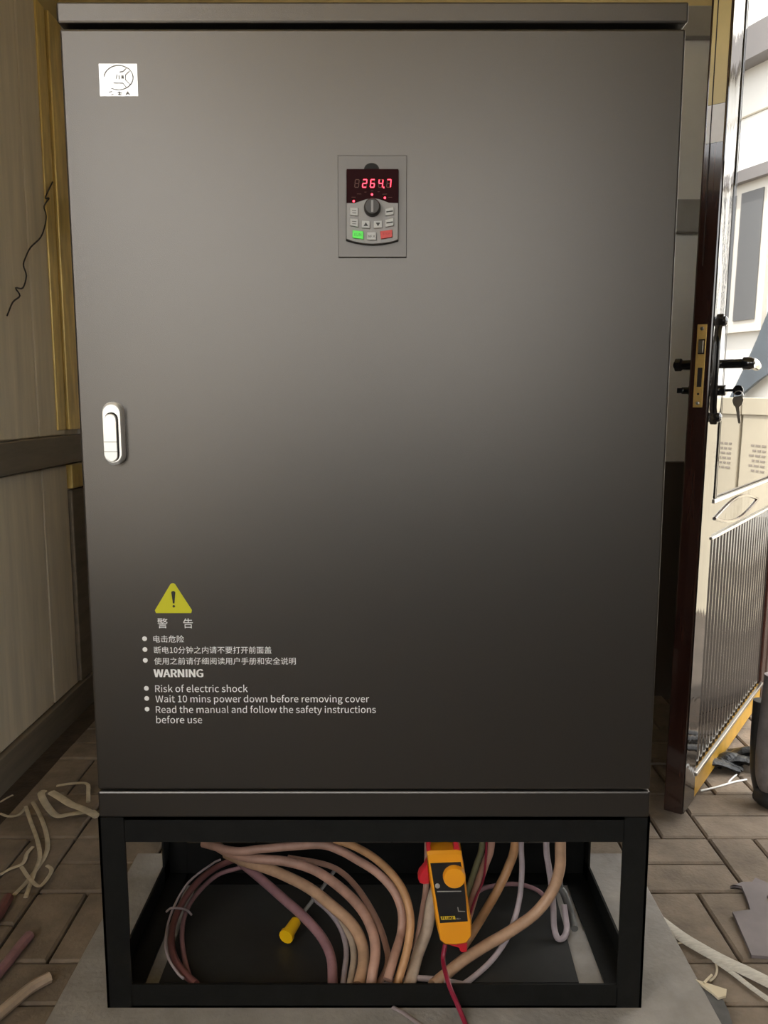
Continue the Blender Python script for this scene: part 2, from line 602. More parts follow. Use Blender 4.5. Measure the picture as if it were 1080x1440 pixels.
# ================================================================== cabinet
CW = 0.4425
cab = thing('control_cabinet', 'tall dark grey inverter cabinet with keypad and warning print', 'cabinet', (0, .19, ST))
MB().box(-CW + .004, CW - .004, .022, .40, ST + .02, 1.527).build('body', 'cabinet_gap', cab)
MB().box(-CW, CW, .0, .40, ST, .3815).build('plinth', 'cabinet_paint', cab, bevel=.003)
MB().box(-CW - .001, CW + .001, -.003, .40, 1.5265, 1.5545).build('top_cap', 'cabinet_paint', cab, bevel=.003)
cdoor = MB().box(-CW + .0005, CW - .0005, 0, .02, .3845, 1.5205).build('door', 'cabinet_paint', cab, bevel=.0035)
cdoor['label'] = 'plain dark grey powder coated door'


def stadium(px0, px1, py0, py1, y, n=12):
    x0, z1 = front(px0, py0)
    x1, z0 = front(px1, py1)
    r = (x1 - x0) / 2
    cx = (x0 + x1) / 2
    pts = [(cx + r * math.cos(a), y, z1 - r + r * math.sin(a)) for a in [math.pi * k / n for k in range(n + 1)]]
    pts += [(cx - r * math.cos(a), y, z0 + r - r * math.sin(a)) for a in [math.pi * k / n for k in range(n + 1)]]
    return pts


# handle (parts of the cabinet)
hp = stadium(147, 178, 565, 653, -.016)
handle = MB().prism(hp, (0, .016, 0), inset=.004).build('latch_handle', 'silver', cab, smooth=True)
handle['label'] = 'rounded bright silver latch handle'
MB().prism(stadium(152, 173.5, 579.5, 648, -.0163), (0, .002, 0)).build('recess', 'cabinet_gap', handle)
lev = stadium(152.6, 171.3, 581.5, 648, -.0195)
MB().prism(lev, (0, .006, 0), inset=.0012).build('lever', 'silver', handle, smooth=True)
for py in (620.5, 634):
    x0, z = front(152.6, py)
    x1, z = front(171.2, py)
    MB().box(x0, x1, -.01975, -.0193, z - .0005, z + .0005).build('groove', 'ink_grey', handle)

# sticker
x0, z1 = front(139, 90)
x1, z0 = front(194.5, 135.5)
st = MB().prism([(x0, -.0008, z0), (x1, -.0008, z0), (x1, -.0008, z1), (x0, -.0008, z1)], (0, .0008, 0)).build('sticker', 'sticker', cab)
st['label'] = 'small white rectangular sticker with a round emblem'


def stroke(path, w, y, mbb):
    """flat line on the front plane; path in pixels"""
    P = [Vector((front(*p)[0], y, front(*p)[1])) for p in path]
    for a, b in zip(P[:-1], P[1:]):
        d = (b - a)
        if d.length < 1e-7:
            continue
        n = Vector((-d.z, 0, d.x)).normalized() * w / 2
        e = d.normalized() * w * .2
        mbb.add([a - n - e, b - n + e, b + n + e, a + n - e], [(0, 1, 2, 3)])


def s5(x, y):      # crop coordinates of the sticker close-up -> picture
    return (110 + x / 9.818, 70 + y / 9.822)


mb = MB()
arc = [s5(560 + 200 * math.cos(math.radians(a)), 388 - 168 * math.sin(math.radians(a))) for a in range(-120, 181, 8)]
stroke(arc, .0014, -.0012, mb)
for path in ([(665, 262), (620, 305), (575, 310)], [(710, 300), (655, 350), (655, 420), (725, 488)], [(490, 462), (620, 465), (660, 515)],
             [(540, 345), (525, 405)], [(565, 360), (570, 410)], [(605, 355), (605, 405)], [(622, 360), (628, 405)], [(605, 375), (628, 390)],
             [(425, 590), (470, 580)], [(455, 625), (490, 620)], [(545, 595), (605, 600)], [(570, 580), (575, 630)], [(550, 620), (600, 625)],
             [(690, 580), (660, 630)], [(690, 590), (720, 630)], [(675, 610), (705, 612)]):
    stroke([s5(*p) for p in path], .0014, -.0012, mb)
mb.build('emblem', 'ink_grey', st)

# keypad ---------------------------------------------------------------


def rect(px0, px1, py0, py1, y, dy=.002, T=None):
    a, b = front(px0, py0)
    c, d = front(px1, py1)
    return [(a, y, d), (c, y, d), (c, y, b), (a, y, b)]


plate = MB().prism(rect(475, 571.5, 219.5, 362.5, -.004), (0, .004, 0), inset=.001).build('keypad_plate', 'keypad_plate', cab)
plate['label'] = 'grey control keypad plate with red digits'


def s7(x, y):
    return (480 + x / 12.0, 230 + y / 12.0)


def pts7(l, y):
    return [(front(*s7(*p))[0], y, front(*s7(*p))[1]) for p in l]


bot = [(90, 1300), (200, 1340), (360, 1372), (530, 1385), (700, 1372), (850, 1345), (957, 1310)]
MB().prism(pts7([(85, 125)] + [(80, 1320), (200, 1352), (360, 1384), (530, 1397), (700, 1384), (850, 1357), (962, 1324)] + [(970, 125)], -.0045), (0, .001, 0)).build('recess', 'cabinet_gap', plate)
MB().prism(pts7([(380 + 0, 125)] + [(512 + 128 * math.cos(math.radians(a)), 112 - 108 * math.sin(math.radians(a))) for a in range(178, 0, -12)] + [(645, 125)], -.0044), (0, .001, 0)).build('finger_notch', 'cabinet_gap', plate)
MB().prism(pts7([(92, 132)] + bot + [(962, 132)], -.012), (0, .009, 0), inset=.0008).build('keypad_body', 'keypad_silver', plate)
scr = [(95, 133), (95, 700), (230, 700), (330, 668), (420, 635), (530, 618), (640, 635), (730, 668), (800, 695), (960, 700), (960, 133)]
MB().prism(pts7(scr, -.0126), (0, .0008, 0)).build('display_window', 'keypad_screen', plate)
SEG = dict(a=((.08, 1), (.92, 1)), b=((1, .95), (1, .55)), c=((1, .45), (1, .05)), d=((.08, 0), (.92, 0)), e=((0, .05), (0, .45)), f=((0, .55), (0, .95)), g=((.1, .5), (.9, .5)))
NUM = {'8': 'abcdefg', '2': 'abdeg', '6': 'acdefg', '4': 'bcfg', '7': 'abc', '': ''}
for cx, dgt in ((262, ''), (392, '2'), (522, '6'), (660, '4'), (795, '7')):
    mb = MB()
    for s, (p, q) in SEG.items():
        on = s in NUM[dgt]
        P = []
        for u, v in (p, q):
            P.append(s7(cx - 32 + 64 * u + 12 * v, 440 - 128 * v))
        n0 = len(mb.f)
        stroke(P, .0013 if on else .0011, -.0131 if on else -.0128, mb)
        for i in range(n0, len(mb.f)):
            mb.mi[i] = 1 if on else 0
    if dgt == '4':
        n0 = len(mb.f)
        stroke([s7(712, 436), s7(718, 452)], .0018, -.0131, mb)
        for i in range(n0, len(mb.f)):
            mb.mi[i] = 1
    mb.build('digit', ['led_off', 'led_red'], plate)
for c in ((215, 670), (520, 560), (735, 615)):
    x, z = front(*s7(*c))
    MB().lathe([(.0016, 0), (.0016, .0004), (.0008, .0008)], (x, -.0124, z), (0, -1, 0), 12).build('indicator_light', 'led_red', plate)
mb = MB()
for a in (((180, 605), (245, 605)), ((270, 550), (340, 552)), ((395, 520), (425, 520)), ((500, 500), (540, 500)), ((615, 515), (645, 515)), ((695, 555), (770, 553)), ((790, 607), (855, 607))):
    stroke([s7(*p) for p in a], .0006, -.01285, mb)
mb.build('legend', 'led_off', plate)
kx, kz = front(*s7(525, 785))
kn = MB().lathe([(.0122, 0), (.0122, .004), (.0112, .011), (.0098, .0125)], (kx, -.012, kz), (0, -1, 0), 28).build('dial_knob', 'knob_dark', plate, smooth=True)
MB().box(kx - .0016, kx + .0016, -.0252, -.0245, kz - .008, kz + .008).build('pointer', 'keypad_silver', kn)
BT = [((155, 785), (288, 785), (288, 922), (155, 905)), ((745, 805), (882, 775), (882, 895), (745, 920)),
      ((155, 965), (288, 975), (288, 1108), (155, 1080)), ((745, 985), (882, 955), (882, 1080), (745, 1108)),
      ((350, 1000), (485, 1008), (485, 1128), (350, 1118)), ((550, 1008), (690, 1000), (690, 1118), (550, 1128)),
      ((195, 1160), (375, 1180), (375, 1308), (195, 1285)), ((440, 1192), (590, 1192), (590, 1322), (440, 1322)),
      ((655, 1178), (858, 1152), (858, 1275), (670, 1306))]
for i, q in enumerate(BT):
    m = 'keypad_green' if i == 6 else 'keypad_red' if i == 8 else 'keypad_button'
    b = MB().prism(pts7(q[::-1], -.0150), (0, .004, 0), inset=.0006).build('button', m, plate)
    cx = sum(p[0] for p in q) / 4
    cy = sum(p[1] for p in q) / 4
    mb = MB()
    if i == 4:
        mb.add(pts7([(cx - 38, cy + 28), (cx + 38, cy + 28), (cx, cy - 34)], -.0153), [(0, 1, 2)])
    elif i == 5:
        mb.add(pts7([(cx - 38, cy - 28), (cx, cy + 34), (cx + 38, cy - 28)], -.0153), [(0, 1, 2)])
    elif i in (1, 3):
        stroke([s7(cx - 50, cy + 8), s7(cx + 50, cy - 6)], .0018, -.0153, mb)
    elif i in (0, 2):
        stroke([s7(cx - 32, cy - 18), s7(cx + 36, cy - 12)], .0008, -.0153, mb)
        stroke([s7(cx - 28, cy + 20), s7(cx + 36, cy + 26)], .0008, -.0153, mb)
    if i in (6, 7):
        xa, zb = front(*s7(cx - 60 if i == 6 else cx - 58, cy + 26))
        xb, _ = front(*s7(cx + 58, cy + 26))
        print_text('legend', 'RUN' if i == 6 else 'MF.K', xa, xb, zb, -.0153, b, 'green_ink' if i == 6 else 'print_black', 0, None)
    elif i == 8:
        xa, zb = front(*s7(cx - 62, cy + 10))
        xb, _ = front(*s7(cx + 60, cy + 10))
        print_text('legend', 'STOP', xa, xb, zb, -.0153, b, 'red_ink')
    else:
        mb.build('legend', 'print_black', b)

# warning print -----------------------------------------------------------
YP = -.0006
tri = [(219.5, 862), (269, 862), (270, 858), (246, 821), (243, 820), (240, 821), (218, 858)]
wt = MB().prism([(front(*p)[0], YP, front(*p)[1]) for p in tri], (0, .0005, 0)).build('warning_triangle', 'print_yellow', cab)
mb = MB()
ex, ez = front(244, 836)
for (dz0, dz1, w0, w1) in ((.0035, -.014, .0032, .0012),):
    mb.add([(ex - w0, YP - .0003, ez + dz0), (ex - w1, YP - .0003, ez + dz1), (ex + w1, YP - .0003, ez + dz1), (ex + w0, YP - .0003, ez + dz0)], [(0, 1, 2, 3)])
cz = ez + .0035
mb.add([(ex + .0032 * math.cos(a), YP - .0003, cz + .0022 * math.sin(a)) for a in [math.pi * k / 8 for k in range(9)]], [tuple(range(9))])
cz = ez - .0185
mb.add([(ex + .002 * math.cos(a), YP - .0003, cz + .002 * math.sin(a)) for a in [math.pi * k / 8 for k in range(16)]], [tuple(range(16))])
mb.build('exclamation_mark', 'print_black', wt)


def line(s, pxa, pxb, pyb, bold=0.0, height=None):
    xa, zb = front(pxa, pyb)
    xb, _ = front(pxb, pyb)
    return print_text('text_line', s, xa, xb, zb, YP, cab, 'print_white', bold, height)


line('警', 221.5, 236, 882)
line('告', 258, 271.5, 882)
line('电击危险', 216, 259, 902.5)
line('断电10分钟之内请不要打开前面盖', 217, 382, 918)
line('使用之前请仔细阅读用户手册和安全说明', 217, 416, 933.5)
line('WARNING', 217, 285.5, 952, .016)
line('Risk of electric shock', 218.5, 348.5, 973)
line('Wait 10 mins power down before removing cover', 219, 519, 987.3)
line('Read the manual and follow the safety instructions', 219.5, 528.5, 1002.3)
line('before use', 220, 284.5, 1016.8)
for q in ((203.5, 898), (204, 913.2), (204.5, 928.4), (206, 967.8), (206.5, 982), (207, 997)):
    x, z = front(*q)
    mb = MB()
    mb.add([(x + .0038 * math.cos(a), YP, z + .0038 * math.sin(a)) for a in [math.pi * k / 8 for k in range(16)]], [tuple(range(16))])
    mb.build('bullet_dot', 'print_white', cab)

# ================================================================== open door on the right
PHI = math.radians(35.6)
DD = Vector((math.sin(PHI), math.cos(PHI), 0))       # along the leaf, lock edge -> hinge
DN = Vector((math.cos(PHI), -math.sin(PHI), 0))      # outward (key side) normal
DL = Vector((0.741, 0.626, 0))


def dT(p):      # local (s along leaf, t out of key face, z)
    return DL + DD * p.x + DN * p.y + Vector((.0095 * p.z, 0, p.z))     # the old leaf leans a little


DWD, DTH, DHT = 1.0, 0.046, 2.32
DZ0 = 0.002
door = thing('door_1', None, None, tuple(DL + Vector((0, 0, DZ0))))
structure(door, 'glossy dark brown door standing open with brass lock face')


def dbox(s0, s1, t0, t1, z0, z1, name, m, parent=door, bevel=.0, smooth=False):
    return MB().box(s0, s1, t0, t1, z0, z1, T=dT).build(name, m, parent, bevel=bevel)


dbox(0, .095, -DTH, 0, DZ0, DHT, 'stile', 'door_edge', bevel=.004)
dbox(DWD - .09, DWD, -DTH, 0, DZ0, DHT, 'stile', 'door_brown', bevel=.004)
dbox(.095, DWD - .09, -DTH, -.001, DHT - .12, DHT, 'rail', 'door_brown', bevel=.003)
dbox(.095, DWD - .09, -DTH, -.001, .67, .762, 'rail', 'door_film', bevel=.003)
dbox(.095, DWD - .09, -DTH, -.001, DZ0, .068, 'rail', 'gold_rail', bevel=.003)
dbox(.095, DWD - .09, -.004, .006, .066, .076, 'moulding', 'steel', bevel=.002)
dbox(.095, DWD - .09, -.004, .006, .757, .767, 'moulding', 'steel', bevel=.002)
dbox(.095, DWD - .09, -.004, .006, .668, .676, 'moulding', 'steel', bevel=.002)
dbox(.098, .108, -.004, .005, .767, DHT - .12, 'moulding', 'door_gloss', bevel=.003)
dbox(.118, .126, -.004, .003, .767, DHT - .12, 'moulding', 'door_gloss', bevel=.002)
dbox(.095, DWD - .09, -.036, -.006, .762, DHT - .12, 'upper_panel', 'door_gloss')
dbox(.0, .095, .0005, .0022, DZ0 + .004, DHT, 'protective_film', 'door_film')
# groove lines down the lock edge
for t in (-.031,):
    MB().box(-.0022, .001, t - .0011, t + .0011, 1.30, DHT, T=dT).build('edge_groove', 'dark_hole', door)
# ribbed lower panel
mb = MB()
NS = 200
s_a, s_b = .095, DWD - .09
ring = []
for i in range(NS + 1):
    s = s_a + (s_b - s_a) * i / NS
    ring.append((s, -.010 + .0017 * math.cos(2 * math.pi * (s - s_a) / .034)))
V = []
for s, tt in ring:
    V += [dT(Vector((s, tt, .066))), dT(Vector((s, tt, .672)))]
for s in (s_b, s_a):
    V += [dT(Vector((s, -.036, .066))), dT(Vector((s, -.036, .672)))]
n = NS + 3
Fc = [(2 * i, 2 * ((i + 1) % n), 2 * ((i + 1) % n) + 1, 2 * i + 1) for i in range(n)]
mb.add(V, Fc)
o = mb.build('ribbed_panel', 'door_gloss', door, smooth=True)
# embossed pointed oval on the mid rail
ov = [Vector((.13 + .50 * u, .0, .716 + .030 * math.sin(math.pi * u))) for u in [k / 10 for k in range(11)]]
ov2 = [Vector((.13 + .50 * u, .0, .716 - .030 * math.sin(math.pi * u))) for u in [k / 10 for k in range(11)]]
MB().tube([dT(p) for p in ov], .004, 8).tube([dT(p) for p in ov2], .004, 8).build('oval_moulding', 'door_brown', door, smooth=True)

MB().box(-.0012, .0002, -DTH + .006, -.004, 1.640, DHT, T=dT).build('edge_strip', 'strip_yellow', door)['label'] = 'yellowish strip on the lock edge'  # yellow strip, then a white one below, on the upper lock edge
MB().box(-.0012, .0002, -DTH + .006, -.004, 1.560, 1.639, T=dT).build('edge_strip', 'strip_white', door)['label'] = 'white strip on the lock edge'

# lock face plate on the edge (edge plane: s = 0)


def edge_pt(px, py, s=0.0):
    r = ray(px, py)
    o = DL + DD * s
    k = (o - CAM).dot(DD) / r.dot(DD)
    p = CAM + r * k
    return (p - DL).dot(DN), p.z


lz1 = edge_pt(984, 456)[1]
lz0 = edge_pt(980, 573)[1]
lock = MB().box(-.0022, 0, -.0335, -.0125, lz0, lz1, T=dT).build('lock_face_plate', 'brass', door, bevel=.0008)
lock['label'] = 'brass lock face plate'
za, zb_ = edge_pt(985, 477)[1], edge_pt(985, 498)[1]
MB().box(-.0028, -.001, -.0290, -.0150, zb_, za, T=dT).build('latch_pocket', 'dark_hole', lock)
MB().box(-.0105, -.001, -.0275, -.0165, zb_ + .003, za - .003, T=dT).build('latch_bolt', 'key_steel', lock, bevel=.001)
za, zb_ = edge_pt(983, 517)[1], edge_pt(983, 544)[1]
MB().box(-.0028, -.001, -.0270, -.0170, zb_, za, T=dT).build('bolt_slot', 'dark_hole', lock)
for py, rr, m in ((462, .0042, 'key_steel'), (554, .0026, 'dark_hole'), (567, .0040, 'steel')):
    z = edge_pt(983, py)[1]
    MB().lathe([(rr, 0), (rr, .001), (rr * .6, .0016)], dT(Vector((-.0022, -.023, z))), -DD, 14).build('screw', m, lock, smooth=True)

# escutcheons, lever handles, cylinder


def dl(prof, p, ax, seg=18):
    return MB().lathe(prof, dT(Vector(p)), ax, seg)


HZ = 1.085
CZ = 1.025
s_h = .052
mb = MB()
oz = [(-.128, .006), (-.118, .014), (-.104, .010), (-.092, .018), (-.05, .021), (.05, .021), (.088, .018), (.098, .010), (.112, .014), (.122, .006)]
zc = 1.075
pts = [dT(Vector((s_h + w, .0105, zc + h))) for h, w in oz] + [dT(Vector((s_h - w, .0105, zc + h))) for h, w in reversed(oz)]
mb.prism(pts, -DN * .010, inset=.003)
esc = mb.build('escutcheon', 'black_gloss', door, smooth=True)
for h in (-.112, .106):
    dl([(.012, 0), (.011, .006), (.006, .010)], (s_h, .009, zc + h), DN, 14).build('rosette', 'black_gloss', esc, smooth=True)
mb = MB()
mb.tube([dT(Vector(p)) for p in ((s_h, .008, HZ), (s_h, .06, HZ))], .0105, 14, sub=1)
mb.tube([dT(Vector(p)) for p in ((s_h - .004, .070, HZ), (s_h + .03, .074, HZ), (s_h + .08, .070, HZ - .004), (s_h + .125, .062, HZ))], [.0135, .009], 14)
mb.lathe([(.008, -.008), (.0145, -.004), (.0145, .010), (.011, .020)], dT(Vector((s_h, .062, HZ))), DN, 18)
mb.build('lever_handle', 'black_gloss', door, smooth=True)
mb = MB()
mb.lathe([(.016, 0), (.016, .006), (.012, .008), (.011, .030), (.015, .034), (.015, .046)], dT(Vector((s_h, -DTH, HZ))), -DN, 18)
mb.tube([dT(Vector(p)) for p in ((s_h, -DTH - .040, HZ), (s_h + .05, -DTH - .046, HZ), (s_h + .12, -DTH - .040, HZ))], [.0125, .009], 12)
mb.build('lever_handle', 'black_gloss', door, smooth=True)
mb = MB()
mb.lathe([(.0125, 0), (.0125, .014), (.010, .016)], dT(Vector((s_h, .009, CZ))), DN, 18)
mb.build('lock_cylinder', 'black_gloss', door, smooth=True)
mb = MB()
mb.lathe([(.012, 0), (.012, .012), (.008, .014), (.008, .028)], dT(Vector((s_h, -DTH, CZ))), -DN, 18)
mb.box(s_h - .014, s_h + .014, -DTH - .036, -DTH - .024, CZ - .006, CZ + .006, T=dT)
mb.build('thumb_turn', 'black_gloss', door, smooth=True)

# key hanging from the cylinder
kt = thing('door_key', 'small dull key hanging from the key in the door lock', 'key', tuple(dT(Vector((s_h, .052, CZ - .075)))))
mb = MB()
mb.box(s_h - .003, s_h + .003, .022, .044, CZ - .003, CZ + .003, T=dT)
mb.lathe([(.0115, -.0012), (.0115, .0012)], dT(Vector((s_h, .050, CZ))), DD, 16)
mb.build('key_in_lock', 'black_gloss', kt, smooth=True)
c = dT(Vector((s_h - .004, .052, CZ - .012)))
rg = [c + DN * (.010 * math.cos(a)) + Vector((0, 0, .011 * math.sin(a))) + DD * .003 for a in [2 * math.pi * k / 14 for k in range(15)]]
MB().tube(rg, .0011, 6, sub=1).build('key_ring', 'steel', kt, smooth=True)
hd = [(-.010, -.016), (-.0125, -.026), (-.009, -.038), (-.0045, -.042), (.004, -.082), (.0075, -.084), (.0095, -.080), (.004, -.042), (.0095, -.036), (.0125, -.024), (.008, -.014)]
MB().prism([dT(Vector((s_h - .008, .053 + a * .95, CZ + b * .9))) for a, b in hd], DD * .0022).build('key_blade', 'key_steel', kt)

# ================================================================== cables under the cabinet
PXM = 1.0 / F_PX


def cable(name, label, m, w, pts, cat='cable', group=None, mode='y', start=None, end=None, seg=10, build=True):
    """pts: (px, py, Y) for mode y or (px, py, z) for mode z; w = width in picture pixels"""
    out = []
    for px, py, q in pts:
        if mode == 'y':
            p = at_y(px, py, q)
        else:
            p = at_z(px, py, q)
        dist = (p - CAM).length
        r = w * .5 * PXM * dist * .96
        if p.z < r + .008:
            p = at_z(px, py, r + .008)
        out.append(p)
    r = w * .5 * PXM * 1.5 * .96
    if start:
        out = [Vector(p) for p in start(out[0])] + out
    if end:
        out = out + [Vector(p) for p in end(out[-1])]
    mb = MB().tube(out, r, seg, sub=5)
    o = mb.build(name, m, smooth=True)
    tag(o, label, cat, group)
    return o, out, r


def up_start(dx=0, dy=0):
    return lambda p: [(p.x + dx, p.y + dy, ST - .0005), (p.x + dx * .4, p.y + dy * .4, (p.z + ST) / 2 + .02)]


def down_end(dx=0, dy=.0):
    return lambda p: [(p.x + dx, max(p.y + dy, .055), .016)]


# coil on the left: mauve pair, lies nearly flat then climbs at the back
cable('power_cable', 'mauve cable forming the outermost left loop of the coil', 'cable_maroon', 10,
      [(356, 1205, .045), (330, 1209, .05), (300, 1222, .05), (272, 1247, .045), (250, 1282, .035), (241, 1315, .032), (244, 1343, .03), (258, 1367, .032), (276, 1384, .034)], mode='z')
cable('power_cable', 'thin mauve cable just inside the outermost left loop', 'cable_mauve', 7,
      [(352, 1216, .03), (335, 1221, .032), (305, 1231, .03), (277, 1257, .028), (261, 1284, .022), (256, 1315, .018), (259, 1345, .014), (266, 1372, .012), (272, 1386, .012)], mode='z')
cable('edge_highlight', 'pale lilac tube standing in for the highlight on the outside of the left loop', 'cable_lilac', 3.6,  # highlight along the outer cable, modelled as a thin pale tube
      [(310, 1209, .066), (298, 1215, .066), (265, 1241, .06), (242, 1281, .05), (233, 1318, .045), (236, 1345, .043), (249, 1367, .041), (258, 1376, .040)], mode='z')
p1, p2 = at_z(243, 1282, .05), at_z(262, 1284, .034)
tag(MB().tube([p1 + Vector((-.012, 0, 0)), p1 + Vector((0, -.004, .010)), p2 + Vector((0, -.004, .010)), p2 + Vector((.010, 0, -.004))], .0022, 6).build('cable_tie', 'cable_lilac', smooth=True),
    'small white tie around the left loop of mauve cables', 'cable tie')
cable('power_cable', 'dusky mauve thick cable running down beside the yellow boot', 'cable_mauve', 14,
      [(338, 1212, .055), (368, 1237, .055), (400, 1265, .05), (429, 1291, .045), (453, 1319, .035), (466, 1349, .025), (468, 1390, .018)], mode='z')
cable('power_cable', 'thick beige cable in the middle of the coil', 'cable_beige', 16.5,
      [(318, 1200, .075), (345, 1212, .075), (372, 1220, .08), (400, 1231, .08), (435, 1249, .075), (467, 1274, .07), (494, 1299, .06), (509, 1327, .045), (511, 1357, .03), (504, 1386, .02)], mode='z')
cable('power_cable', 'thick pale pink cable, upper one of the coil', 'cable_pink', 14.5,
      [(296, 1184, .11), (320, 1198, .11), (355, 1207, .115), (400, 1211, .115), (441, 1223, .11), (477, 1247, .10), (508, 1278, .092), (524, 1310, .076), (528, 1340, .056), (524, 1368, .036), (521, 1392, .017)], mode='z')
cable('power_cable', 'thin lilac cable between the mauve and beige cables of the coil', 'cable_lilac', 8,
      [(440, 1262, .03), (463, 1282, .03), (479, 1305, .026), (487, 1335, .018), (484.5, 1365, .013), (482, 1388, .012)], mode='z')
cable('power_cable', 'grey beige cable tucked under the thick beige cable', 'cable_pale', 10,
      [(478, 1295, .028), (493, 1318, .026), (498, 1345, .018), (494.5, 1372, .014), (491, 1390, .013)], mode='z')
cable('power_cable', 'slim orange pink cable behind the upper pink cable', 'cable_pink', 9,
      [(405, 1206, .07), (455, 1215, .065), (482, 1228, .06), (507, 1255, .055), (530, 1294, .045), (543, 1331, .032), (545, 1357, .022), (532, 1386, .014)], mode='z')
cable('power_cable', 'pink cable sweeping over the top of the coil', 'cable_pink', 12.5,
      [(286, 1186, .14), (330, 1197, .15), (365, 1194, .155), (410, 1190, .16), (452, 1188, .16), (478, 1196, .155), (500, 1208, .15), (530, 1227, .14), (554, 1253, .12), (565, 1282, .095), (564, 1312, .065), (556, 1340, .058), (545, 1378, .036)], mode='z')
cable('power_cable', 'orange beige cable, outer right side of the coil', 'cable_orange', 11.5,
      [(470, 1180, .185), (498, 1190, .18), (526, 1206, .172), (551, 1229, .16), (569, 1257, .14), (577, 1290, .112), (575, 1322, .08), (568, 1353, .048), (558, 1384, .02)], mode='z')
cable('power_cable', 'slim pink cable left of the clamp meter', 'cable_pink', 9,
      [(601, 1190, .17), (599, 1249, .15), (594, 1282, .145), (589, 1312, .135), (583, 1336, .125)], start=up_start())
cable('power_cable', 'thick pale cable held in the clamp meter jaw', 'cable_pale', 16.5,
      [(632, 1178, .105), (629, 1200, .108), (617, 1240, .112), (608, 1265, .112), (600, 1308, .10), (587, 1343, .085), (577, 1380, .06), (572, 1394, .05)], start=up_start())
cable('power_cable', 'lilac cable lying along the front bottom rail', 'cable_lilac', 8,
      [(538, 1387, .012), (555, 1380, .016), (578, 1376, .018), (610, 1377, .018), (640, 1382, .016), (662, 1387, .012)], mode='z')
# right hand group
cable('power_cable', 'grey green cable beside the clamp meter', 'cable_green', 9,
      [(678, 1188, .17), (670, 1216, .165), (660, 1248, .16), (650, 1284, .15), (640, 1330, .12)], start=up_start())
cable('power_cable', 'pinkish beige cable just right of the clamp meter', 'cable_pink', 12,
      [(690, 1188, .15), (682, 1215, .15), (671, 1247, .145), (660, 1283, .135), (648, 1325, .11)], start=up_start())
cable('signal_wire', 'thin red wire along the cable right of the meter', 'lead_red', 3.5,
      [(684, 1190, .142), (680, 1235, .135), (669, 1262, .128), (661, 1286, .12)], start=up_start())
cable('power_cable', 'orange brown cable bending down behind the meter', 'cable_orange', 13,
      [(724, 1188, .19), (715, 1219, .185), (699, 1253, .17), (681, 1284, .165), (666, 1309, .16), (652, 1330, .15)], start=up_start())
cable('power_cable', 'slim lilac cable crossing behind the thick orange beige cable', 'cable_lilac', 8,
      [(733, 1188, .18), (734, 1221, .175), (731, 1261, .16), (723, 1294, .14), (711, 1323, .12), (691, 1351, .09), (666, 1374, .07), (648, 1387, .06)], start=up_start())
cable('power_cable', 'thickest orange beige cable curving across the right half', 'cable_beige', 15.5,
      [(788, 1187, .14), (787, 1221, .14), (776, 1254, .135), (752, 1285, .125), (717, 1310, .11), (681, 1331, .095), (652, 1350, .075), (632, 1366, .065), (608, 1386, .055)], start=up_start())
cable('power_cable', 'pale grey looped cable hanging near the right rail', 'cable_lilac', 9,
      [(768, 1188, .19), (772, 1221, .185), (776, 1250, .18), (778, 1276, .175), (779, 1302, .17), (784, 1319, .165), (793, 1318, .17), (797, 1303, .18), (793, 1272, .20)], start=up_start())
cable('hose', 'short dark grey hose beside the pale looped cable', 'cable_dark', 11,
      [(786, 1235, .24), (793, 1257, .23), (803, 1286, .215), (808, 1306, .20)], cat='hose', start=up_start())
cable('power_cable', 'dim mauve cable arching at the back of the stand', 'cable_mauve', 7,
      [(665, 1262, .02), (681, 1249, .03), (721, 1243, .035), (752, 1250, .03), (772, 1266, .02)], mode='z')
# grey wire with yellow boot
cable('grey_wire', 'thin grey wire ending in the yellow boot', 'cable_grey', 6,
      [(472, 1222, .03), (458, 1242, .03), (440, 1266, .03), (416, 1296, .03)], mode='z')
a, b = at_z(416, 1296, .03), at_z(403, 1316, .026)
yb = thing('cable_boot', 'bright yellow cable boot on the end of the grey wire', 'cable boot', tuple(b))
MB().tube([a, a.lerp(b, .5), b], [.0100, .0118], 14).build('sleeve', 'boot_yellow', yb, smooth=True)
MB().tube([b.lerp(a, .12), b + (b - a) * .08], .0138, 14, sub=1).build('rim', 'boot_yellow', yb, smooth=True)

# ================================================================== clamp meter
MY = 0.040
meter = thing('clamp_meter', 'orange and black clamp meter gripping a cable', 'clamp meter', tuple(at_y(640, 1330, MY + .015)))


def mp(l, y):
    return [tuple(at_y(560 + a / 5.536, 1180 + b / 5.536, MY) + Vector((0, y, 0))) for a, b in l]


body = [(222, 112), (260, 100), (460, 96), (495, 106), (515, 220), (540, 450), (572, 650), (572, 770), (535, 822), (450, 836), (365, 832), (328, 800), (298, 680), (250, 350)]
MB().prism(mp(body, 0), (0, .030, 0), inset=.0045).build('body', 'meter_orange', meter, smooth=True)
fp = MB().prism(mp([(250, 187), (486, 177), (516, 360), (541, 638), (325, 652)], -.0008), (0, .004, 0)).build('face_plate', 'meter_black', meter)
dc = Vector(mp([(435, 280)], 0)[0])
MB().lathe([(.0190, 0), (.0190, .006), (.0175, .0095), (.006, .0105)], dc + Vector((0, -.0005, 0)), (0, -1, 0), 30).build('dial', 'meter_orange', meter, smooth=True)
MB().prism(mp([(302, 402), (490, 400), (491, 407), (302, 409)], -.0012), (0, .001, 0)).build('divider', 'cable_grey', fp)
mb = MB()
mb.prism(mp([(460, 528), (466, 528), (472, 556), (520, 558), (520, 563), (466, 562)], -.0012), (0, .001, 0))
mb.build('screen_mark', 'cable_grey', fp)
bt = Vector(mp([(305, 360)], 0)[0])
MB().lathe([(.0042, 0), (.0042, .002), (.003, .003)], bt + Vector((0, -.0005, 0)), (0, -1, 0), 16).build('button', 'cable_grey', meter, smooth=True)
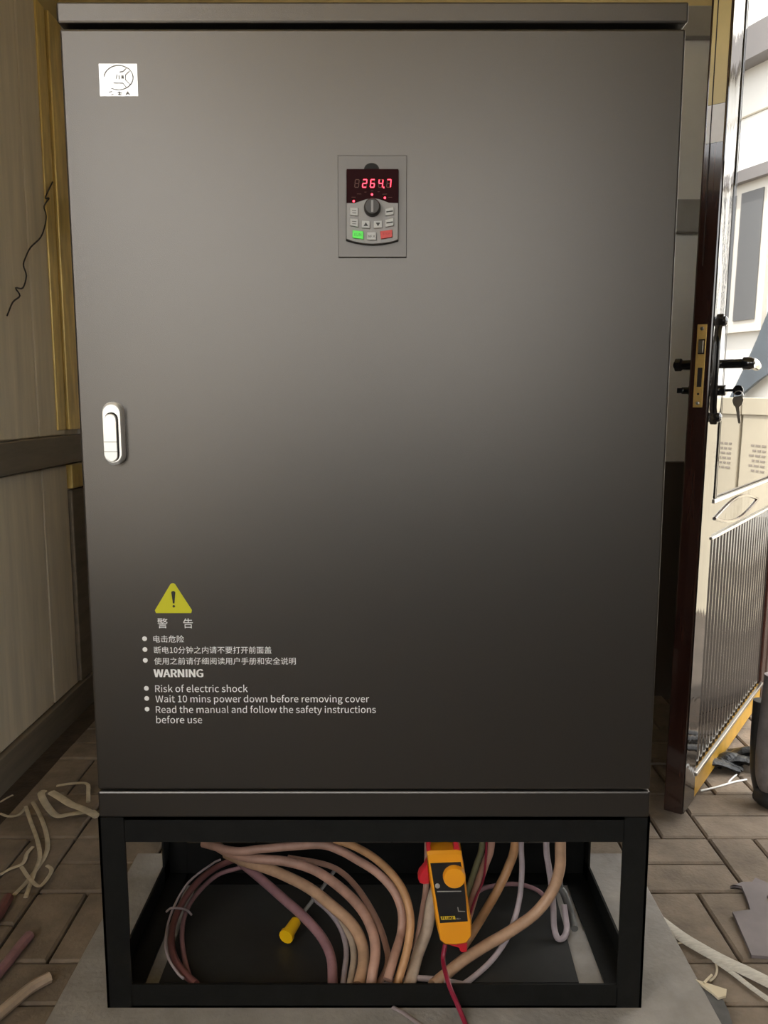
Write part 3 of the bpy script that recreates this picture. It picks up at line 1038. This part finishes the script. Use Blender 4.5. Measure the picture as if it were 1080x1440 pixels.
lg = MB().prism(mp([(330, 600), (440, 596), (446, 622), (336, 626)], -.0012), (0, .001, 0)).build('logo_plate', 'meter_yellow', fp)
p0 = Vector(mp([(342, 620)], 0)[0])
p1 = Vector(mp([(434, 620)], 0)[0])
print_text('lettering', 'FLUKE', p0.x, p1.x, p0.z, MY - .0016, fp, 'print_black', .02)
p0 = Vector(mp([(450, 622)], 0)[0])
p1 = Vector(mp([(486, 622)], 0)[0])
print_text('lettering', '302+', p0.x, p1.x, p0.z, MY - .0012, fp, 'cable_grey', .01)
# jaw
jl = [(222, 118), (218, 60), (235, 10), (262, -20), (285, -10), (262, 30), (250, 70), (255, 118)]
jr = [(430, 118), (436, 70), (425, 30), (400, -10), (420, -22), (455, 10), (478, 60), (488, 118)]
MB().prism(mp(jl, .006), (0, .018, 0), inset=.002).build('jaw', 'meter_red', meter, smooth=True)
MB().prism(mp(jr, .006), (0, .018, 0), inset=.002).build('jaw', 'meter_red', meter, smooth=True)
MB().prism(mp([(228, 200), (205, 245), (165, 290), (155, 330), (170, 366), (205, 376), (245, 372), (250, 330)], .006), (0, .018, 0), inset=.003).build('trigger', 'meter_red', meter, smooth=True)
MB().prism(mp([(368, 815), (545, 800), (540, 900), (500, 905), (480, 870), (375, 835)], .006), (0, .018, 0), inset=.002).build('plug_block', 'meter_red', meter, smooth=True)
a = Vector(mp([(515, 810)], .014)[0])
b = Vector(mp([(512, 905)], .014)[0])
MB().tube([a, b], .0062, 12, sub=1).build('plug', 'meter_red', meter, smooth=True)

# red lead: leaves the meter, drops over the front rail, runs out over the slab
lp = [at_y(626, 1328, .052), at_y(623, 1350, .040), at_y(628, 1373, .003), at_y(634, 1392, -.012), at_y(643, 1412, -.018), at_z(653, 1436, .006), at_z(664, 1462, .005), at_z(690, 1500, .005)]
tag(MB().tube(lp, .0040, 8).build('test_lead', 'lead_red', smooth=True), 'thin dark red test lead hanging from the clamp meter over the rail', 'test lead')

# white shred on slab at the bottom
tag(MB().tube([at_z(552, 1416, .004), at_z(570, 1426, .004), at_z(596, 1446, .004)], .004, 6, flat=.3, up=(0, 0, 1)).build('plastic_sliver', 'cable_lilac', smooth=True),
    'thin whitish plastic sliver on the slab in front of the stand', 'plastic sliver')

# ================================================================== floor litter, left


def ribbon(name, label, m, w, pts, cat, z=FZ + .004, flat=.25, group=None, seg=8, lift=None):
    P = []
    for i, q in enumerate(pts):
        zz = z + (q[2] if len(q) > 2 else 0)
        P.append(at_z(q[0], q[1], zz))
    d = sum(((p - CAM).length for p in P)) / len(P)
    r = w * .5 / F_PX * d
    o = MB().tube(P, r, seg, flat=flat, up=(0, 0, 1)).build(name, m, smooth=True)
    return tag(o, label, cat, group)


ribbon('packing_strap', 'cream plastic strap folded into a loop beside the stand', 'strap_cream', 9,
       [(134, 1141, .0), (118, 1142, .01), (98, 1145, .012), (80, 1147, .012), (66, 1133, .02), (58, 1117, .03), (62, 1112, .03)], 'strap', flat=.3)
ribbon('packing_strap', 'wider cream plastic strap reaching the cabinet corner', 'strap_cream', 11,
       [(72, 1114, .034), (84, 1121, .030), (100, 1131, .026), (118, 1138, .022), (137, 1148, .018)], 'strap', flat=.3)
ribbon('packing_strap', 'thin strap standing upright against the plinth corner', 'strap_cream', 5,
       [(80, 1105, .01), (100, 1102, .015), (122, 1102, .015), (124, 1115, .008), (124, 1128, .0)], 'strap', flat=.5)
for k, (lab, w, pts) in enumerate((
        ('twisted pale strand trailing down from the strap loop', 5.5, [(46, 1128), (56, 1146), (64, 1168), (67, 1190), (62, 1206), (50, 1224), (36, 1242), (20, 1258)]),
        ('second pale strand crossing the twisted strand', 5, [(36, 1134), (44, 1158), (52, 1180), (56, 1205), (48, 1228), (36, 1262)]),
        ('short pale strand bent across the two strands', 5, [(30, 1219), (42, 1236), (56, 1246), (70, 1230), (72, 1222), (66, 1217)]),
        ('pale strand running out to the left wall', 5, [(0, 1230), (14, 1222), (32, 1214), (38, 1200), (46, 1191)]),
        ('thin curved strand lying near the skirting', 4, [(0, 1144), (12, 1148), (26, 1146), (36, 1136)]),
        ('thin pale strand against the skirting', 3, [(0, 1128), (10, 1122), (18, 1118)]))):
    ribbon('plastic_strand', lab, 'strap_cream', w, pts, 'plastic strand', flat=.4, z=FZ + .004 + .007 * (k % 3), group='pale plastic strands beside the stand')
ribbon('cable_offcut', 'stubby beige cable offcut touching the slab edge', 'cable_pale', 13, [(-8, 1432), (20, 1408), (45, 1388), (70, 1374)], 'cable offcut', z=FZ + .012, flat=1)
ribbon('cable_offcut', 'brownish cable offcut pointing to the wall', 'cable_mauve', 12, [(-8, 1375), (12, 1352), (28, 1331), (42, 1315)], 'cable offcut', z=FZ + .011, flat=1)
ribbon('cable_offcut', 'reddish cable offcut half under the pale strands', 'cable_maroon', 12, [(-12, 1300), (2, 1280), (12, 1262)], 'cable offcut', z=FZ + .011, flat=1)

# thin wire on the left wall
W3 = [(74, 256), (66, 272), (64, 279), (69, 279), (62, 290), (65, 303), (63, 318), (57, 334), (43, 348), (36, 362), (33, 373), (37, 388), (32, 405), (22, 405), (28, 416), (18, 425), (10, 444)]
tag(MB().tube([at_x(a, b, WX + .009) for a, b in W3], .0022, 6, sub=4).build('thin_wire', 'wire_black', smooth=True), 'thin dark crooked wire hanging on the cream wall', 'wire')

# ================================================================== floor litter, right
P = [at_z(a, b, FZ + .006) for a, b in ((914, 1283), (930, 1296), (960, 1318), (990, 1336), (1020, 1352), (1050, 1366), (1090, 1386))]
mb = MB().tube(P, .015, 10, flat=.3, up=(0, 0, 1))
P = [at_z(a, b, FZ + .005) for a, b in ((1004, 1350), (1030, 1368), (1056, 1388), (1090, 1412))]
mb.tube(P, .006, 8, flat=.4, up=(0, 0, 1))
tag(mb.build('split_sheath', 'sheath_grey', smooth=True), 'long pale split cable sheath lying from the slab corner across the bricks', 'cable sheath')
ribbon('thin_strand', 'hair thin pale strand curling beside the split sheath', 'strap_cream', 2.5,
       [(946, 1330), (960, 1326), (978, 1332), (1000, 1345), (1008, 1360), (1006, 1372), (998, 1380)], 'plastic strand', flat=.8)
sh = [(1027, 1246), (1032, 1244), (1043, 1246), (1052, 1268), (1055, 1279), (1030, 1282), (1034, 1290), (1057, 1343), (1100, 1346), (1100, 1266), (1079, 1268), (1078, 1260), (1100, 1250), (1072, 1238), (1062, 1234), (1058, 1240), (1044, 1240)]
tag(MB().prism([at_z(a, b, FZ + .009) for a, b in sh], (0, 0, -.006)).build('sheet_offcut', 'sheet_mauve'), 'mauve grey sheet offcut with a notched edge on the bricks', 'offcut')
tn = [(974, 1378), (982, 1379), (1000, 1388), (1012, 1396), (1024, 1420), (1030, 1440), (1034, 1470), (1012, 1470), (996, 1425)]
to = thing('torn_wrapper', 'torn dark wrapper with a pale torn edge beside the slab', 'wrapper', tuple(at_z(1000, 1420, FZ)))
MB().prism([at_z(a, b, FZ + .012) for a, b in tn], (0, 0, -.008)).build('wrapper_sheet', 'torn_dark', to)
MB().prism([at_z(a, b, FZ + .016) for a, b in ((978, 1377), (1000, 1384), (1022, 1391), (1021, 1400), (1010, 1403), (1000, 1394), (982, 1381))], (0, 0, -.004)).build('torn_edge', 'torn_edge', to)
ribbon('thin_strand', 'tiny splinter standing up from the torn wrapper', 'torn_edge', 3, [(990, 1382), (995, 1377), (1001, 1371)], 'plastic strand', flat=.8, z=FZ + .018)
# beyond the door
bag = MB()
for k in range(9):
    c = at_z(1000 + k * 9 + random.uniform(-4, 4), 1082 - k * 2 + random.uniform(-5, 5), FZ + .012)
    w = random.uniform(.05, .09)
    bag.tube([c + Vector((-w, random.uniform(-.03, .03), 0)), c + Vector((0, 0, random.uniform(.01, .03))), c + Vector((w, random.uniform(-.03, .03), 0))], random.uniform(.012, .02), 8, flat=.5, up=(0, 0, 1))
tag(bag.build('plastic_bag', 'bag_black', smooth=True), 'crumpled black plastic bag on the bricks beyond the door', 'bag')
ribbon('thin_strand', 'thin white wire lying under the open door', 'print_white', 2.5, [(985, 1112), (1010, 1106), (1030, 1100), (1050, 1096)], 'wire', flat=.8)
ribbon('thin_strand', 'short white forked wire beside the black bag', 'print_white', 2, [(1024, 1100), (1030, 1094), (1036, 1089)], 'wire', flat=.8)
ribbon('packing_strap', 'grey strap on the bricks behind the cabinet corner', 'cable_grey', 6, [(905, 1075), (925, 1074), (950, 1075), (990, 1076)], 'strap')
c0 = at_z(1082, 1132, FZ)
hs = thing('wrapped_hose', 'thick black hose bundle in grey wrapping standing by the doorway', 'hose', (c0.x, c0.y, FZ))
Pm = [at_y(a, b, c0.y) for a, b in ((1092, 950), (1086, 1000), (1080, 1050), (1079, 1090), (1088, 1118))]
MB().tube([Vector((p.x, p.y, max(p.z, FZ + .03))) for p in Pm], .028, 14).build('wrapping', 'hose_wrap', hs, smooth=True)
Pm = [at_y(a, b, c0.y + .03) for a, b in ((1072, 985), (1068, 1040), (1068, 1085), (1072, 1122))]
MB().tube([Vector((p.x, p.y, max(p.z, FZ + .022))) for p in Pm], .022, 14).build('hose', 'hose_black', hs, smooth=True)
Pm = [at_z(a, b, FZ + .022) for a, b in ((1068, 1116), (1085, 1126), (1120, 1128))]
MB().tube(Pm, .022, 14).build('hose', 'hose_black', hs, smooth=True)

# ================================================================== what the door mirrors: the building across the yard
YF = 2.6
fac = structure(MB().box(1.5, 7, YF, YF + .2, -.13, 4.2).build('wall_neighbour', 'facade_white'), 'white sunlit wall of the neighbouring building')
MB().box(1.5, 7, YF - .10, YF, 2.72, 2.88).build('eave_beam', 'facade_beam', fac)
MB().box(1.5, 7, YF - .006, YF, 2.478, 2.486).build('plaster_line', 'carton', fac)
MB().box(2.62, 3.06, YF - .07, YF, 2.13, 2.19).build('window_hood', 'facade_beam', fac)
win = structure(MB().box(2.66, 3.02, YF - .03, YF, 1.36, 2.13).build('window_1', 'window_white'), 'narrow white framed window')
MB().box(2.705, 2.86, YF - .036, YF - .028, 1.42, 2.08).build('window_pane', 'window_screen', win)
MB().box(2.90, 2.98, YF - .036, YF - .028, 1.42, 2.08).build('window_pane', 'window_screen', win)
for k, (x0, x1, lab) in enumerate(((2.165, 2.55, 'cream carton standing next to the printed carton'), (1.72, 2.15, 'cream printed carton nearer the doorway'))):
    ct = thing('carton', lab, 'carton', ((x0 + x1) / 2, 2.2, FZ - .01))
    MB().box(x0, x1, 2.03, 2.40, FZ - .01, .985).build('box_body', 'carton', ct, bevel=.006)
    MB().box(x0 - .004, x1 + .004, 2.024, 2.405, .935, 1.012).build('lid', 'carton', ct, bevel=.004)
    mb = MB()
    for r in range(6):
        xa = x0 + .04 if k == 0 else x0 + .28
        for q in range(3):
            w = random.uniform(.016, .03)
            mb.box(xa, xa + w, 2.0285, 2.0295, .80 - r * .022, .808 - r * .022)
            xa += w + .008
    mb.build('print_lines', 'carton_ink', ct)


def mirror_pt(px, py, y):
    """where the sight line through a picture point lands after the bounce on the door panel"""
    r = ray(px, py)
    k = (DL - CAM).dot(DN) / r.dot(DN)
    p = CAM + r * k
    r2 = r - DN * (2 * r.dot(DN))
    return p + r2 * ((y - p.y) / r2.y)


bp = [(1086, 415), (1062, 478), (1042, 524), (1012, 588), (1010, 612), (1042, 556), (1065, 536), (1086, 522)]
band = MB().prism([mirror_pt(a, b, 2.55) for a, b in bp], (0, .02, 0))  # flat piece cut to the shape of a diagonal shadow on the wall
tag(band.build('shadow_band', 'shadow_slate'), 'slate blue flat shape standing in for a shadow on the white wall above the cartons', 'shadow shape')
